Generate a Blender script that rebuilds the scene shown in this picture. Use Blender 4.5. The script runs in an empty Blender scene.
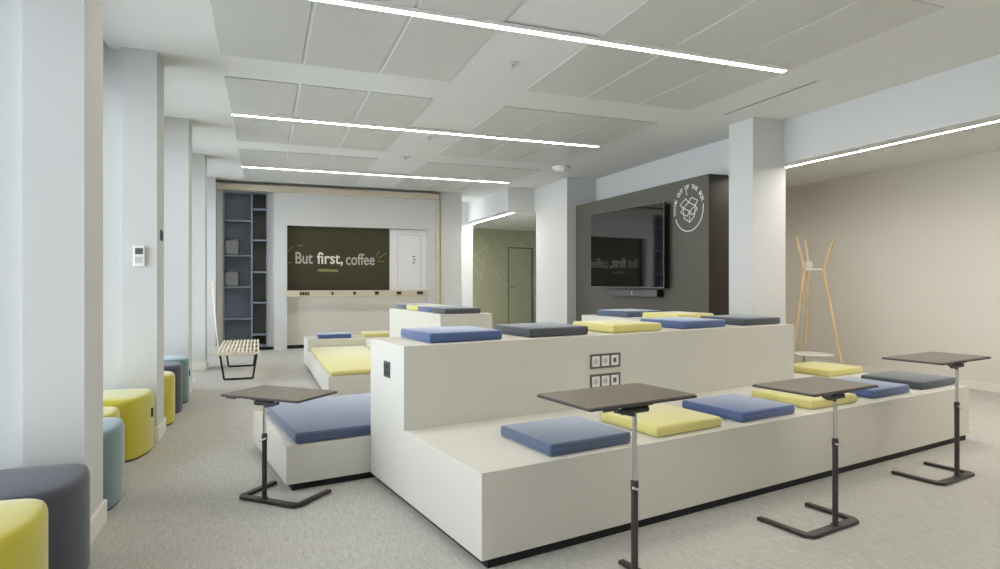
import bpy, bmesh, math, random
from mathutils import Vector, Matrix
random.seed(7)
PI = math.pi
S = bpy.context.scene
C = S.collection

# ------------------------------------------------------------------ camera, sky, exposure
cd = bpy.data.cameras.new('camera')
cam = bpy.data.objects.new('camera', cd); C.objects.link(cam)
cd.sensor_fit = 'HORIZONTAL'; cd.sensor_width = 36.0
cd.lens = 36.0 * 621.0 / 1000.0
cd.shift_y = -2.8 / 1000.0
cd.clip_start = 0.05; cd.clip_end = 200
YAW = math.radians(20.8)
cam.location = (0, 0, 1.15)
cam.rotation_euler = (PI / 2, 0, -YAW)
S.camera = cam

w = bpy.data.worlds.new('sky'); S.world = w; w.use_nodes = True
bg = w.node_tree.nodes['Background']
bg.inputs['Color'].default_value = (0.84, 0.92, 1.0, 1)
bg.inputs['Strength'].default_value = 4.6
S.view_settings.view_transform = 'Standard'
S.view_settings.look = 'None'
S.view_settings.gamma = 1.0
S.view_settings.use_curve_mapping = False
S.view_settings.exposure = 0.18
LED = 36.0           # ceiling lines
LED_SIDE = 95.0      # side zone lines
try:
    S.cycles.use_denoising = True
    S.cycles.max_bounces = 10
    S.cycles.diffuse_bounces = 7
    S.cycles.sample_clamp_indirect = 6
except Exception:
    pass

# bays between the left columns: daylight comes in through these windows
W0 = 1             # the first bay, behind the viewer, is a closed wall
COLS = [-2.62, -0.72, 1.2, 3.12, 5.05, 7.04, 8.92, 10.85]
CW = 0.33
CEIL = 2.81
XW = -1.30
for i in range(W0, len(COLS) - 1):
    ya, yb = COLS[i] + CW - 0.06, COLS[i + 1] + 0.06
    ld = bpy.data.lights.new('window_daylight', 'AREA')
    ld.shape = 'RECTANGLE'; ld.size = 2.45; ld.size_y = yb - ya - 0.06
    ld.cycles.is_portal = True
    lo = bpy.data.objects.new('window_daylight', ld); C.objects.link(lo)
    lo.location = (XW - 0.10, (ya + yb) / 2, 1.36)
    lo.rotation_euler = (0, -PI / 2, 0)

# ------------------------------------------------------------------ materials
def srgb(r, g, b):
    f = lambda c: (c / 255 / 12.92) if c / 255 <= 0.04045 else ((c / 255 + 0.055) / 1.055) ** 2.4
    return (f(r), f(g), f(b), 1)

def mat(name, col, rough=0.6, metal=0.0, spec=0.4, noise=0.0, nscale=20, bump=0.0, bscale=200, coat=0.0):
    m = bpy.data.materials.new(name); m.use_nodes = True
    nt = m.node_tree; b = nt.nodes['Principled BSDF']
    b.inputs['Base Color'].default_value = col
    b.inputs['Roughness'].default_value = rough
    b.inputs['Metallic'].default_value = metal
    b.inputs['Specular IOR Level'].default_value = spec
    b.inputs['Coat Weight'].default_value = coat
    tc = nt.nodes.new('ShaderNodeTexCoord')
    if noise > 0:
        n = nt.nodes.new('ShaderNodeTexNoise'); n.inputs['Scale'].default_value = nscale
        n.inputs['Detail'].default_value = 4
        nt.links.new(tc.outputs['Object'], n.inputs['Vector'])
        mr = nt.nodes.new('ShaderNodeMapRange')
        mr.inputs['To Min'].default_value = 1 - noise; mr.inputs['To Max'].default_value = 1 + noise
        nt.links.new(n.outputs['Fac'], mr.inputs['Value'])
        mx = nt.nodes.new('ShaderNodeVectorMath'); mx.operation = 'SCALE'
        mx.inputs[0].default_value = col[:3]
        nt.links.new(mr.outputs['Result'], mx.inputs['Scale'])
        nt.links.new(mx.outputs['Vector'], b.inputs['Base Color'])
    if bump > 0:
        n2 = nt.nodes.new('ShaderNodeTexNoise'); n2.inputs['Scale'].default_value = bscale
        nt.links.new(tc.outputs['Object'], n2.inputs['Vector'])
        bp = nt.nodes.new('ShaderNodeBump'); bp.inputs['Strength'].default_value = bump
        bp.inputs['Distance'].default_value = 0.002
        nt.links.new(n2.outputs['Fac'], bp.inputs['Height'])
        nt.links.new(bp.outputs['Normal'], b.inputs['Normal'])
    return m

def emis(name, col, strength):
    m = bpy.data.materials.new(name); m.use_nodes = True
    nt = m.node_tree; nt.nodes.clear()
    e = nt.nodes.new('ShaderNodeEmission'); o = nt.nodes.new('ShaderNodeOutputMaterial')
    e.inputs['Color'].default_value = col; e.inputs['Strength'].default_value = strength
    nt.links.new(e.outputs[0], o.inputs[0])
    return m

def carpet_mat():
    m = bpy.data.materials.new('carpet'); m.use_nodes = True
    nt = m.node_tree; b = nt.nodes['Principled BSDF']
    b.inputs['Roughness'].default_value = 0.95; b.inputs['Specular IOR Level'].default_value = 0.1
    tc = nt.nodes.new('ShaderNodeTexCoord')
    def ns(sx, sy, detail):
        mp = nt.nodes.new('ShaderNodeMapping'); mp.inputs['Scale'].default_value = (sx, sy, 1)
        nt.links.new(tc.outputs['Object'], mp.inputs['Vector'])
        n = nt.nodes.new('ShaderNodeTexNoise'); n.inputs['Scale'].default_value = 1; n.inputs['Detail'].default_value = detail
        nt.links.new(mp.outputs['Vector'], n.inputs['Vector'])
        return n
    a = ns(260, 22, 2); c = ns(60, 9, 2); g = ns(500, 400, 1)
    ad = nt.nodes.new('ShaderNodeMath'); ad.operation = 'MULTIPLY_ADD'
    ad.inputs[1].default_value = 0.55
    nt.links.new(a.outputs['Fac'], ad.inputs[0]); 
    m2 = nt.nodes.new('ShaderNodeMath'); m2.operation = 'MULTIPLY_ADD'; m2.inputs[1].default_value = 0.25
    m3 = nt.nodes.new('ShaderNodeMath'); m3.operation = 'MULTIPLY'; m3.inputs[1].default_value = 0.20
    nt.links.new(g.outputs['Fac'], m3.inputs[0])
    nt.links.new(c.outputs['Fac'], m2.inputs[0]); nt.links.new(m3.outputs[0], m2.inputs[2])
    nt.links.new(m2.outputs[0], ad.inputs[2])
    cr = nt.nodes.new('ShaderNodeValToRGB')
    cr.color_ramp.elements[0].position = 0.36; cr.color_ramp.elements[0].color = srgb(169, 166, 159)
    cr.color_ramp.elements[1].position = 0.64; cr.color_ramp.elements[1].color = srgb(200, 198, 192)
    nt.links.new(ad.outputs[0], cr.inputs['Fac'])
    nt.links.new(cr.outputs['Color'], b.inputs['Base Color'])
    bp = nt.nodes.new('ShaderNodeBump'); bp.inputs['Strength'].default_value = 0.3; bp.inputs['Distance'].default_value = 0.003
    nt.links.new(ad.outputs[0], bp.inputs['Height']); nt.links.new(bp.outputs['Normal'], b.inputs['Normal'])
    return m

def wood_mat(name, c0, c1, sc=(30, 30, 2)):
    m = bpy.data.materials.new(name); m.use_nodes = True
    nt = m.node_tree; b = nt.nodes['Principled BSDF']; b.inputs['Roughness'].default_value = 0.5
    tc = nt.nodes.new('ShaderNodeTexCoord'); mp = nt.nodes.new('ShaderNodeMapping'); mp.inputs['Scale'].default_value = sc
    n = nt.nodes.new('ShaderNodeTexNoise'); n.inputs['Scale'].default_value = 1; n.inputs['Detail'].default_value = 3
    cr = nt.nodes.new('ShaderNodeValToRGB')
    cr.color_ramp.elements[0].color = c0; cr.color_ramp.elements[1].color = c1
    cr.color_ramp.elements[0].position = 0.3; cr.color_ramp.elements[1].position = 0.7
    nt.links.new(tc.outputs['Object'], mp.inputs['Vector']); nt.links.new(mp.outputs['Vector'], n.inputs['Vector'])
    nt.links.new(n.outputs['Fac'], cr.inputs['Fac']); nt.links.new(cr.outputs['Color'], b.inputs['Base Color'])
    return m

def glass_mat():
    m = bpy.data.materials.new('window_glass'); m.use_nodes = True
    nt = m.node_tree; nt.nodes.clear()
    o = nt.nodes.new('ShaderNodeOutputMaterial'); mx = nt.nodes.new('ShaderNodeMixShader')
    t = nt.nodes.new('ShaderNodeBsdfTransparent'); g = nt.nodes.new('ShaderNodeBsdfGlossy')
    g.inputs['Roughness'].default_value = 0.02
    fr = nt.nodes.new('ShaderNodeFresnel'); fr.inputs['IOR'].default_value = 1.3
    nt.links.new(fr.outputs[0], mx.inputs[0]); nt.links.new(t.outputs[0], mx.inputs[1]); nt.links.new(g.outputs[0], mx.inputs[2])
    nt.links.new(mx.outputs[0], o.inputs[0])
    return m

def with_sheen(m, wgt, tint=(0.9, 0.93, 1.0, 1)):
    b = m.node_tree.nodes['Principled BSDF']
    b.inputs['Sheen Weight'].default_value = wgt; b.inputs['Sheen Roughness'].default_value = 0.35
    b.inputs['Sheen Tint'].default_value = tint

M = dict(
    wall=mat('white_paint', srgb(207, 208, 207), 0.75, spec=0.2),
    warm=mat('cream_paint', srgb(218, 213, 204), 0.75, spec=0.2),
    ceil=mat('ceiling_paint', srgb(217, 218, 215), 0.85, spec=0.1),
    panel=mat('ceiling_metal', srgb(199, 200, 195), 0.45, spec=0.4, noise=0.03, nscale=3),
    carpet=carpet_mat(),
    base=mat('baseboard_paint', srgb(228, 225, 217), 0.5),
    lam=mat('grey_white_laminate', srgb(213, 210, 201), 0.5, spec=0.35),
    plinth=mat('black_plinth', srgb(22, 22, 26), 0.6),
    yellow=mat('yellow_fabric', srgb(218, 209, 134), 0.55, noise=0.04, nscale=60, bump=0.3, bscale=500),
    blue=mat('blue_fabric', srgb(76, 95, 142), 0.5, noise=0.05, nscale=60, bump=0.3, bscale=500),
    slate=mat('slate_fabric', srgb(76, 91, 116), 0.5, noise=0.05, nscale=60, bump=0.3, bscale=500),
    char=mat('charcoal_fabric', srgb(74, 78, 83), 0.5, noise=0.05, nscale=60, bump=0.3, bscale=500),
    indigo=mat('indigo_fabric', srgb(76, 87, 117), 0.5, noise=0.04, nscale=60, bump=0.2, bscale=500),
    pnavy=mat('navy_leather', srgb(66, 68, 78), 0.5, noise=0.04, nscale=15, bump=0.2, bscale=400),
    pyellow=mat('yellow_velvet', srgb(190, 180, 58), 0.8, noise=0.10, nscale=7, bump=0.3, bscale=300),
    pteal=mat('teal_velvet', srgb(104, 129, 131), 0.8, noise=0.10, nscale=9, bump=0.3, bscale=300),
    pbase=mat('black_glide', srgb(25, 25, 27), 0.6),
    top=mat('table_laminate', srgb(122, 114, 103), 0.4, noise=0.03, nscale=40),
    edge=mat('table_edge', srgb(62, 58, 58), 0.5),
    steel=mat('dark_steel', srgb(62, 56, 55), 0.38, metal=0.3),
    blk=mat('black_steel', srgb(30, 31, 36), 0.4),
    chrome=mat('chrome', srgb(205, 205, 205), 0.18, metal=1.0),
    silver=mat('silver_plastic', srgb(200, 200, 198), 0.4),
    wood=wood_mat('pale_ash', srgb(203, 178, 136), srgb(222, 200, 162)),
    rail=wood_mat('pale_trim_wood', srgb(201, 190, 168), srgb(213, 203, 184), (2, 30, 30)),
    slat=wood_mat('pale_slat_wood', srgb(232, 224, 202), srgb(243, 236, 219), (30, 3, 30)),
    wplastic=mat('white_plastic', srgb(238, 238, 236), 0.35),
    gplastic=mat('grey_plastic', srgb(96, 96, 94), 0.5),
    dplastic=mat('dark_plastic', srgb(48, 48, 48), 0.45),
    shelf=mat('blue_grey_lacquer', srgb(136, 146, 162), 0.55),
    shelf2=mat('dark_grey_lacquer', srgb(112, 109, 103), 0.55),
    boxm=mat('grey_metal', srgb(98, 100, 106), 0.5, metal=0.2),
    boxi=mat('pale_grey_metal', srgb(138, 140, 144), 0.5),
    tvwall=mat('dark_taupe_laminate', srgb(88, 87, 79), 0.5, spec=0.35),
    tvside=mat('dark_bronze_laminate', srgb(56, 50, 40), 0.5),
    tvscreen=mat('glossy_black_screen', srgb(14, 14, 14), 0.04, spec=0.9, coat=1.0),
    tvbody=mat('black_tv_plastic', srgb(12, 12, 13), 0.45),
    bezel=mat('silver_bezel', srgb(120, 118, 112), 0.35, metal=0.7),
    board=mat('blackboard', srgb(66, 61, 46), 0.42, spec=0.3),
    wboard=mat('whiteboard', srgb(232, 232, 234), 0.3),
    chalk=mat('white_chalk', srgb(228, 225, 215), 0.9),
    chalk2=mat('grey_chalk', srgb(186, 184, 174), 0.9),
    olive=mat('olive_chalk', srgb(138, 134, 82), 0.9),
    print=mat('white_print', srgb(222, 222, 216), 0.8),
    green=mat('sage_wallcovering', srgb(178, 182, 154), 0.7, noise=0.03, nscale=2),
    greenline=mat('pale_sage_line', srgb(206, 208, 184), 0.7),
    greenframe=mat('sage_frame', srgb(104, 106, 84), 0.6),
    winframe=mat('window_aluminium', srgb(205, 210, 215), 0.4),
    glass=glass_mat(),
    led=emis('led_diffuser', (1.0, 0.92, 0.79, 1), LED),
    led2=emis('led_diffuser_side', (1.0, 0.95, 0.87, 1), LED_SIDE),
    led3=emis('led_diffuser_corridor', (1.0, 0.94, 0.84, 1), 100),
)

for k_ in ('blue', 'slate', 'indigo'): with_sheen(M[k_], 0.9)
with_sheen(M['char'], 0.5)
with_sheen(M['yellow'], 0.7, (1, 1, 0.9, 1))
for k_ in ('pteal', 'pyellow'): with_sheen(M[k_], 0.8)
with_sheen(M['pnavy'], 0.3)

# ------------------------------------------------------------------ mesh helpers
def obj(name, bm, m, parent=None, smooth=False):
    me = bpy.data.meshes.new(name)
    bmesh.ops.recalc_face_normals(bm, faces=bm.faces)
    bm.to_mesh(me); bm.free()
    for mm in (m if isinstance(m, (list, tuple)) else [m]):
        me.materials.append(mm)
    if smooth:
        me.shade_smooth()
        try: me.set_sharp_from_angle(angle=math.radians(40))
        except Exception: pass
    o = bpy.data.objects.new(name, me); C.objects.link(o)
    if parent: o.parent = parent
    return o

def tag(o, label, cat, group=None, kind=None):
    o['label'] = label; o['category'] = cat
    if group: o['group'] = group
    if kind: o['kind'] = kind
    return o

def thing(name, label, cat, loc=(0, 0, 0), rz=0.0, group=None):
    o = bpy.data.objects.new(name, None); C.objects.link(o)
    o.empty_display_size = 0.1
    o.location = loc; o.rotation_euler = (0, 0, rz)
    return tag(o, label, cat, group)

def struct(name, bm, m, label=None, parent=None, smooth=False):
    o = obj(name, bm, m, parent, smooth)
    if parent is None:
        o['kind'] = 'structure'
        o['label'] = label or name.replace('_', ' '); 
    return o

def dup(root, loc, rz, label, group=None):
    r = root.copy(); C.objects.link(r); r.location = loc; r.rotation_euler = (0, 0, rz)
    r['label'] = label
    if group: r['group'] = group
    for ch in list(root.children):
        c = ch.copy(); C.objects.link(c); c.parent = r
        for g in list(ch.children):
            d = g.copy(); C.objects.link(d); d.parent = c
    return r

def bx(bm, x0, x1, y0, y1, z0, z1, bevel=0.0, seg=2):
    t = bmesh.new()
    vs = [t.verts.new((x, y, z)) for x in (x0, x1) for y in (y0, y1) for z in (z0, z1)]
    for f in ((0, 1, 3, 2), (4, 6, 7, 5), (0, 4, 5, 1), (2, 3, 7, 6), (0, 2, 6, 4), (1, 5, 7, 3)):
        t.faces.new([vs[i] for i in f])
    if bevel > 0:
        bmesh.ops.bevel(t, geom=t.edges[:], offset=bevel, segments=seg, profile=0.5, affect='EDGES')
    merge(bm, t)
    return bm

def merge(bm, t, mtx=None):
    if mtx is not None: t.transform(mtx)
    bmesh.ops.recalc_face_normals(t, faces=t.faces)
    me = bpy.data.meshes.new('tmp'); t.to_mesh(me); t.free()
    bm.from_mesh(me); bpy.data.meshes.remove(me)

def box(x0, x1, y0, y1, z0, z1, bevel=0.0, seg=2):
    return bx(bmesh.new(), x0, x1, y0, y1, z0, z1, bevel, seg)

def prism(bm, poly, z0, z1, bevel=0.0, seg=2, top_only=False):
    t = bmesh.new()
    lo = [t.verts.new((p[0], p[1], z0)) for p in poly]; hi = [t.verts.new((p[0], p[1], z1)) for p in poly]
    n = len(poly)
    t.faces.new(list(reversed(lo))); t.faces.new(hi)
    for i in range(n):
        t.faces.new([lo[i], lo[(i + 1) % n], hi[(i + 1) % n], hi[i]])
    if bevel > 0:
        if top_only:
            ed = [e for e in t.edges if all(v in hi for v in e.verts)]
        else:
            ed = t.edges[:]
        bmesh.ops.bevel(t, geom=ed, offset=bevel, segments=seg, profile=0.5, affect='EDGES')
    merge(bm, t)
    return bm

def tube(bm, pts, r, n=10, cap=True):
    """round tube along a polyline; r a number or one radius per point"""
    t = bmesh.new(); pts = [Vector(p) for p in pts]; rings = []
    for i, p in enumerate(pts):
        a = pts[max(i - 1, 0)]; b = pts[min(i + 1, len(pts) - 1)]
        d = (b - a).normalized()
        up = Vector((0, 0, 1)) if abs(d.z) < 0.9 else Vector((1, 0, 0))
        s = d.cross(up).normalized(); u = s.cross(d).normalized()
        rr = r[i] if isinstance(r, (list, tuple)) else r
        rings.append([t.verts.new(p + s * (rr * math.cos(2 * PI * k / n)) + u * (rr * math.sin(2 * PI * k / n))) for k in range(n)])
    for i in range(len(rings) - 1):
        for k in range(n):
            t.faces.new([rings[i][k], rings[i][(k + 1) % n], rings[i + 1][(k + 1) % n], rings[i + 1][k]])
    if cap:
        t.faces.new(list(reversed(rings[0]))); t.faces.new(rings[-1])
    merge(bm, t); return bm

def lathe(bm, prof, n=24, c=(0, 0, 0)):
    t = bmesh.new(); rings = []
    for (r, z) in prof:
        rings.append([t.verts.new((c[0] + r * math.cos(2 * PI * k / n), c[1] + r * math.sin(2 * PI * k / n), c[2] + z)) for k in range(n)])
    for i in range(len(rings) - 1):
        for k in range(n):
            t.faces.new([rings[i][k], rings[i][(k + 1) % n], rings[i + 1][(k + 1) % n], rings[i + 1][k]])
    t.faces.new(list(reversed(rings[0]))); t.faces.new(rings[-1])
    merge(bm, t); return bm

def chaikin(pts, it=3, closed=True):
    for _ in range(it):
        out = []; n = len(pts)
        for i in range(n if closed else n - 1):
            a, b = pts[i], pts[(i + 1) % n]
            out += [(0.75 * a[0] + 0.25 * b[0], 0.75 * a[1] + 0.25 * b[1]), (0.25 * a[0] + 0.75 * b[0], 0.25 * a[1] + 0.75 * b[1])]
        pts = out
    return pts

def rounded_rect(x0, x1, y0, y1, r, n=5):
    out = []
    for (cx, cy, a0) in ((x1 - r, y0 + r, -90), (x1 - r, y1 - r, 0), (x0 + r, y1 - r, 90), (x0 + r, y0 + r, 180)):
        for k in range(n + 1):
            a = math.radians(a0 + 90 * k / n); out.append((cx + r * math.cos(a), cy + r * math.sin(a)))
    return out
def bar(bm, a, b, wid, thick, normal):
    """flat strip of width wid between a and b, lifted by thick along normal"""
    a, b, n = Vector(a), Vector(b), Vector(normal).normalized()
    d = (b - a).normalized(); s = d.cross(n).normalized() * (wid / 2)
    t = bmesh.new()
    v = [t.verts.new(p) for p in (a + s, b + s, b - s, a - s, a + s + n * thick, b + s + n * thick, b - s + n * thick, a - s + n * thick)]
    for f in ((3, 2, 1, 0), (4, 5, 6, 7), (0, 1, 5, 4), (1, 2, 6, 5), (2, 3, 7, 6), (3, 0, 4, 7)):
        t.faces.new([v[i] for i in f])
    merge(bm, t); return bm

# platform frame: u along its front, v into the room
PT = math.radians(9.8)
def P(u, v): return (u * math.cos(PT) - v * math.sin(PT), u * math.sin(PT) + v * math.cos(PT))
def P3(u, v, z=0.0): x, y = P(u, v); return (x, y, z)

# ------------------------------------------------------------------ the room
XR = 7.10           # wall of the side zone on the right
YB = 11.5           # back wall
YF = -4.0           # wall behind the camera
CEIL2 = 2.51        # lower ceiling of the side zone and corridor
struct('floor', box(XW - 0.2, 9.3, YF - 0.2, 17.2, -0.1, 0.0), M['carpet'], 'grey streaked carpet floor')
struct('ceiling', box(-1.0, 5.02, YF, YB + 0.05, CEIL, CEIL + 0.12), M['ceil'], 'white plaster ceiling')
b = box(XW - 0.2, -1.0, YF, YB + 0.05, 2.98, 3.1); bx(b, -1.03, -0.999, YF, YB, CEIL, 2.98)
struct('ceiling', b, M['ceil'], 'raised ceiling pocket along the windows')
b = box(5.2, 9.3, YF, 7.4, CEIL2, CEIL2 + 0.1)
struct('ceiling', b, M['ceil'], 'lower ceiling of the side zone at right')
b = box(4.12, 9.3, 10.3, 17.2, CEIL2, CEIL2 + 0.1)
struct('ceiling', b, M['ceil'], 'lower ceiling of the far corridor')
struct('wall_right', box(XR, XR + 0.15, YF, 7.55, 0, CEIL2 + 0.1), M['warm'], 'cream wall behind the coat stand')
struct('wall_right', box(5.06, XR, 7.4, 7.55, 0, CEIL2 + 0.1), M['warm'], 'end wall of the side zone')
struct('wall_front', box(XW - 0.2, XR + 0.15, YF - 0.15, YF, 0, 3.1), M['wall'], 'wall behind the viewer')
b = box(XW - 0.2, 3.04, YB, YB + 0.15, 0, 3.1)
struct('wall_back', b, M['warm'], 'back wall')
# beam along the right side
struct('ceiling_beam', box(5.02, 5.20, YF, 10.13, 2.37, 2.93), M['wall'], 'white ceiling beam along the side zone')
b = box(4.0, 4.5, 10.13, 10.3, 2.40, CEIL); bx(b, 4.0, 4.12, 10.3, 12.4, 2.40, CEIL)
bx(b, 4.5, 5.2, 10.05, 10.3, 2.40, CEIL); 
struct('ceiling_beam', b, M['wall'], 'white dropped beam over the corridor entrance')
struct('ceiling', box(2.9, 4.0, YB + 0.05, 12.5, CEIL, CEIL + 0.1), M['ceil'], 'ceiling above the corridor entrance')
struct('ceiling', box(5.02, 5.2, 10.1, 10.3, CEIL, CEIL + 0.1), M['ceil'], 'ceiling strip by the far pillar')
# corridor shell
struct('wall_back', box(3.45, 4.10, 12.4, 12.55, 0, CEIL), M['wall'], 'short white wall at the corridor entrance')
struct('wall_left', box(3.9, 4.05, 12.55, 17.2, 0, CEIL2), M['wall'], 'left wall of the far corridor')
struct('wall_right', box(9.15, 9.3, 7.4, 17.2, 0, CEIL2), M['wall'], 'right wall of the far corridor')
struct('wall_front', box(5.2, 9.2, 10.0, 10.13, 0, CEIL2), M['wall'], 'near wall of the far corridor')
# left columns with the window piers behind them
for i, c in enumerate(COLS):
    b = box(-0.94, -0.72, c, c + CW, 0, CEIL)
    bx(b, XW - 0.2, -0.941, c + 0.06, c + CW - 0.06, 0, 2.98)
    struct('column', b, M['wall'], f'white window column')
    sk = box(-0.94, -0.705, c - 0.015, c + CW + 0.015, 0, 0.105, 0.003, 1)
    struct('baseboard_left', sk, M['base'], 'baseboard around a window column')
# right columns
struct('column', box(4.61, 5.04, 4.95, 5.30, 0, CEIL, 0.004, 1), M['wall'], 'white square column beside the television wall')
struct('column', box(4.50, 5.02, 8.85, 10.05, 0, CEIL, 0.004, 1), M['wall'], 'broad white column left of the television wall')
struct('column', box(3.04, 3.45, 11.1, 11.6, 0, CEIL, 0.004, 1), M['wall'], 'white column right of the writing wall')
struct('baseboard_right', box(XR - 0.014, XR, YF, 7.4, 0, 0.085, 0.003, 1), M['base'], 'white baseboard of the side zone')
struct('baseboard_back', box(5.06, XR - 0.014, 7.386, 7.4, 0, 0.085), M['base'], 'white baseboard of the end wall')
# windows: sill band, head band, frames and panes
b = box(XW - 0.2, XW, YF, YB, 0, 0.12); bx(b, XW - 0.2, XW, YF, YB, 2.6, 2.98); bx(b, XW - 0.2, XW, YF, COLS[W0] + .06, 0.12, 2.6)
bx(b, XW - 0.2, XW, COLS[-1] + .2, YB, 0.12, 2.6)
struct('wall_left', b, M['wall'], 'window wall band')
for i in range(W0, len(COLS) - 1):
    ya, yb = COLS[i] + CW - 0.06, COLS[i + 1] + 0.06
    we = bpy.data.objects.new(f'window_{i + 1}', None); C.objects.link(we); we.location = (XW - 0.06, (ya + yb) / 2, 0.12)
    we['kind'] = 'structure'; we['label'] = 'tall window between two columns'
    h = (yb - ya) / 2
    b = box(-0.025, 0.025, -h, -h + 0.05, 0, 2.48); bx(b, -0.025, 0.025, h - 0.05, h, 0, 2.48)
    bx(b, -0.025, 0.025, -h + 0.05, h - 0.05, 0, 0.05); bx(b, -0.025, 0.025, -h + 0.05, h - 0.05, 2.43, 2.48)
    bx(b, -0.02, 0.02, -0.025, 0.025, 0.05, 2.43)
    obj('window_frame', b, M['winframe'], we)
    b = box(-0.004, 0.004, -h + 0.05, -0.025, 0.05, 2.43); bx(b, -0.004, 0.004, 0.025, h - 0.05, 0.05, 2.43)
    obj('window_pane', b, M['glass'], we)

# ------------------------------------------------------------------ ceiling panels and light lines
rowname = ['nearest', 'middle', 'farthest']
for r, (y0, y1) in enumerate(((2.55, 4.95), (5.47, 7.89), (8.40, 10.82))):
    for side, xs in (('left', (-0.30, 1.43)), ('right', (2.11, 3.84))):
        pw = (xs[1] - xs[0]) / 3
        for k, pos in enumerate(('leftmost', 'middle', 'rightmost')):
            b = box(xs[0] + k * pw + (0.0 if k == 0 else 0.011), xs[0] + (k + 1) * pw - (0 if k == 2 else 0.011), y0, y1, CEIL - 0.008, CEIL, 0.003, 1)
            o = obj('ceiling_panel', b, M['panel'])
            tag(o, f'{pos} grey metal ceiling panel of the {side} bay in the {rowname[r]} row', 'ceiling panel', 'grey metal ceiling panels')
def light_line(name, label, p0, p1, zb, w_, hsg, m, group):
    """linear luminaire: aluminium housing and an opal diffuser set into its underside"""
    L = (Vector(p1) - Vector(p0)).length
    a = math.atan2(p1[1] - p0[1], p1[0] - p0[0])
    t = thing(name, label, 'ceiling light', (p0[0], p0[1], zb), a, group)
    b = box(0, L, -w_ / 2, -w_ / 2 + 0.006, 0, hsg); bx(b, 0, L, w_ / 2 - 0.006, w_ / 2, 0, hsg)
    bx(b, 0, 0.006, -w_ / 2 + .006, w_ / 2 - .006, 0, hsg); bx(b, L - 0.006, L, -w_ / 2 + .006, w_ / 2 - .006, 0, hsg)
    bx(b, 0.006, L - .006, -w_ / 2 + .006, w_ / 2 - .006, hsg - 0.006, hsg)
    obj('housing', b, M['wplastic'], t)
    obj('diffuser', box(0.006, L - 0.006, -w_ / 2 + 0.006, w_ / 2 - 0.006, 0.002, hsg - 0.008), m, t)
    return t
for (y, wd, lab) in ((0.79, 0.064, 'unseen light line added on the ceiling above the viewer to brighten platform fronts'), (3.715, 0.064, 'long white light line on the ceiling nearest the viewer'), (6.585, 0.064, 'long white light line crossing the middle ceiling bays'), (9.52, 0.064, 'long white light line on the ceiling before the writing wall')):  # first line is added out of view to brighten the platform fronts
    light_line('linear_light', lab, (-0.30, y), (3.775, y), CEIL - 0.034, wd, 0.026, M['led'], 'ceiling light lines')
light_line('linear_light', 'light line running behind the white beam over the side zone', (5.255, -3.0), (5.255, 7.2), 2.38, 0.046, CEIL2 - 2.385, M['led2'], None)
light_line('linear_light', 'short light line under the dropped beam at the corridor entrance', (4.17, 10.31), (4.17, 14.2), 2.385, 0.06, CEIL2 - 2.39, M['led3'], None)

# ceiling fittings
def sprinkler(name, label, cat, x, y, s):
    t = thing(name, label, cat, (x, y, CEIL))
    b = lathe(bmesh.new(), [(0.045 * s, 0), (0.045 * s, -0.006), (0.03 * s, -0.012)]); obj('rose', b, M['silver'], t, True)
    b = lathe(bmesh.new(), [(0.008, -0.012), (0.008, -0.03), (0.022 * s, -0.034), (0.022 * s, -0.038)]); obj('deflector', b, M['silver'], t, True)
    return t
sprinkler('sprinkler', 'small ceiling sprinkler between the near ceiling bays', 'sprinkler', 1.76, 4.37, 1.0)
sprinkler('motion_sensor', 'small round ceiling sensor between the farther ceiling bays', 'sensor', 1.753, 8.18, 1.5)
sprinkler('sprinkler', 'tiny ceiling sprinkler just short of the middle light line', 'sprinkler', 1.77, 6.95, 0.8)
t = thing('smoke_detector', 'white round smoke detector on the ceiling by the far broad column', 'smoke detector', (4.02, 8.1, CEIL))
obj('base', lathe(bmesh.new(), [(0.13, 0), (0.13, -0.022), (0.115, -0.028)], 32), M['wplastic'], t, True)
obj('head', lathe(bmesh.new(), [(0.085, -0.028), (0.08, -0.05), (0.05, -0.06)], 32), M['wplastic'], t, True)
t = thing('air_vent', 'narrow slotted air vent in the ceiling left of the square column', 'air vent', (4.27, 4.42, CEIL))
b = box(-0.03, -0.012, -0.55, 0.55, -0.006, 0, 0.002, 1); bx(b, 0.012, 0.03, -0.55, 0.55, -0.006, 0, 0.002, 1)
bx(b, -0.03, 0.03, -0.57, -0.55, -0.006, 0); bx(b, -0.03, 0.03, 0.55, 0.57, -0.006, 0)
obj('frame', b, M['silver'], t); obj('slot', box(-0.012, 0.012, -0.55, 0.55, -0.003, 0), M['gplastic'], t)

# ------------------------------------------------------------------ back wall: trim, bookcase, writing wall
b = box(-0.72, 3.0, 11.02, 11.2, 2.655, 2.755, 0.004, 1)
struct('trim_1', b, M['rail'], 'pale wood trim over the writing wall')
b = box(2.957, 3.02, 11.07, 11.4, 0, 2.654, 0.003, 1); struct('trim_2', b, M['rail'], 'pale wood edge right of the writing wall')
b = box(-0.72, -0.636, 11.18, 11.5, 0, 2.655); bx(b, 0.056, 0.153, 11.22, 11.5, 0.05, 2.655); struct('trim_3', b, M['wall'], 'white return left of the bookcase')
struct('wall_back', box(-0.72, 3.04, 11.2, 11.5, 2.755, CEIL), M['wall'], 'wall strip above the trim')
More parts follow.
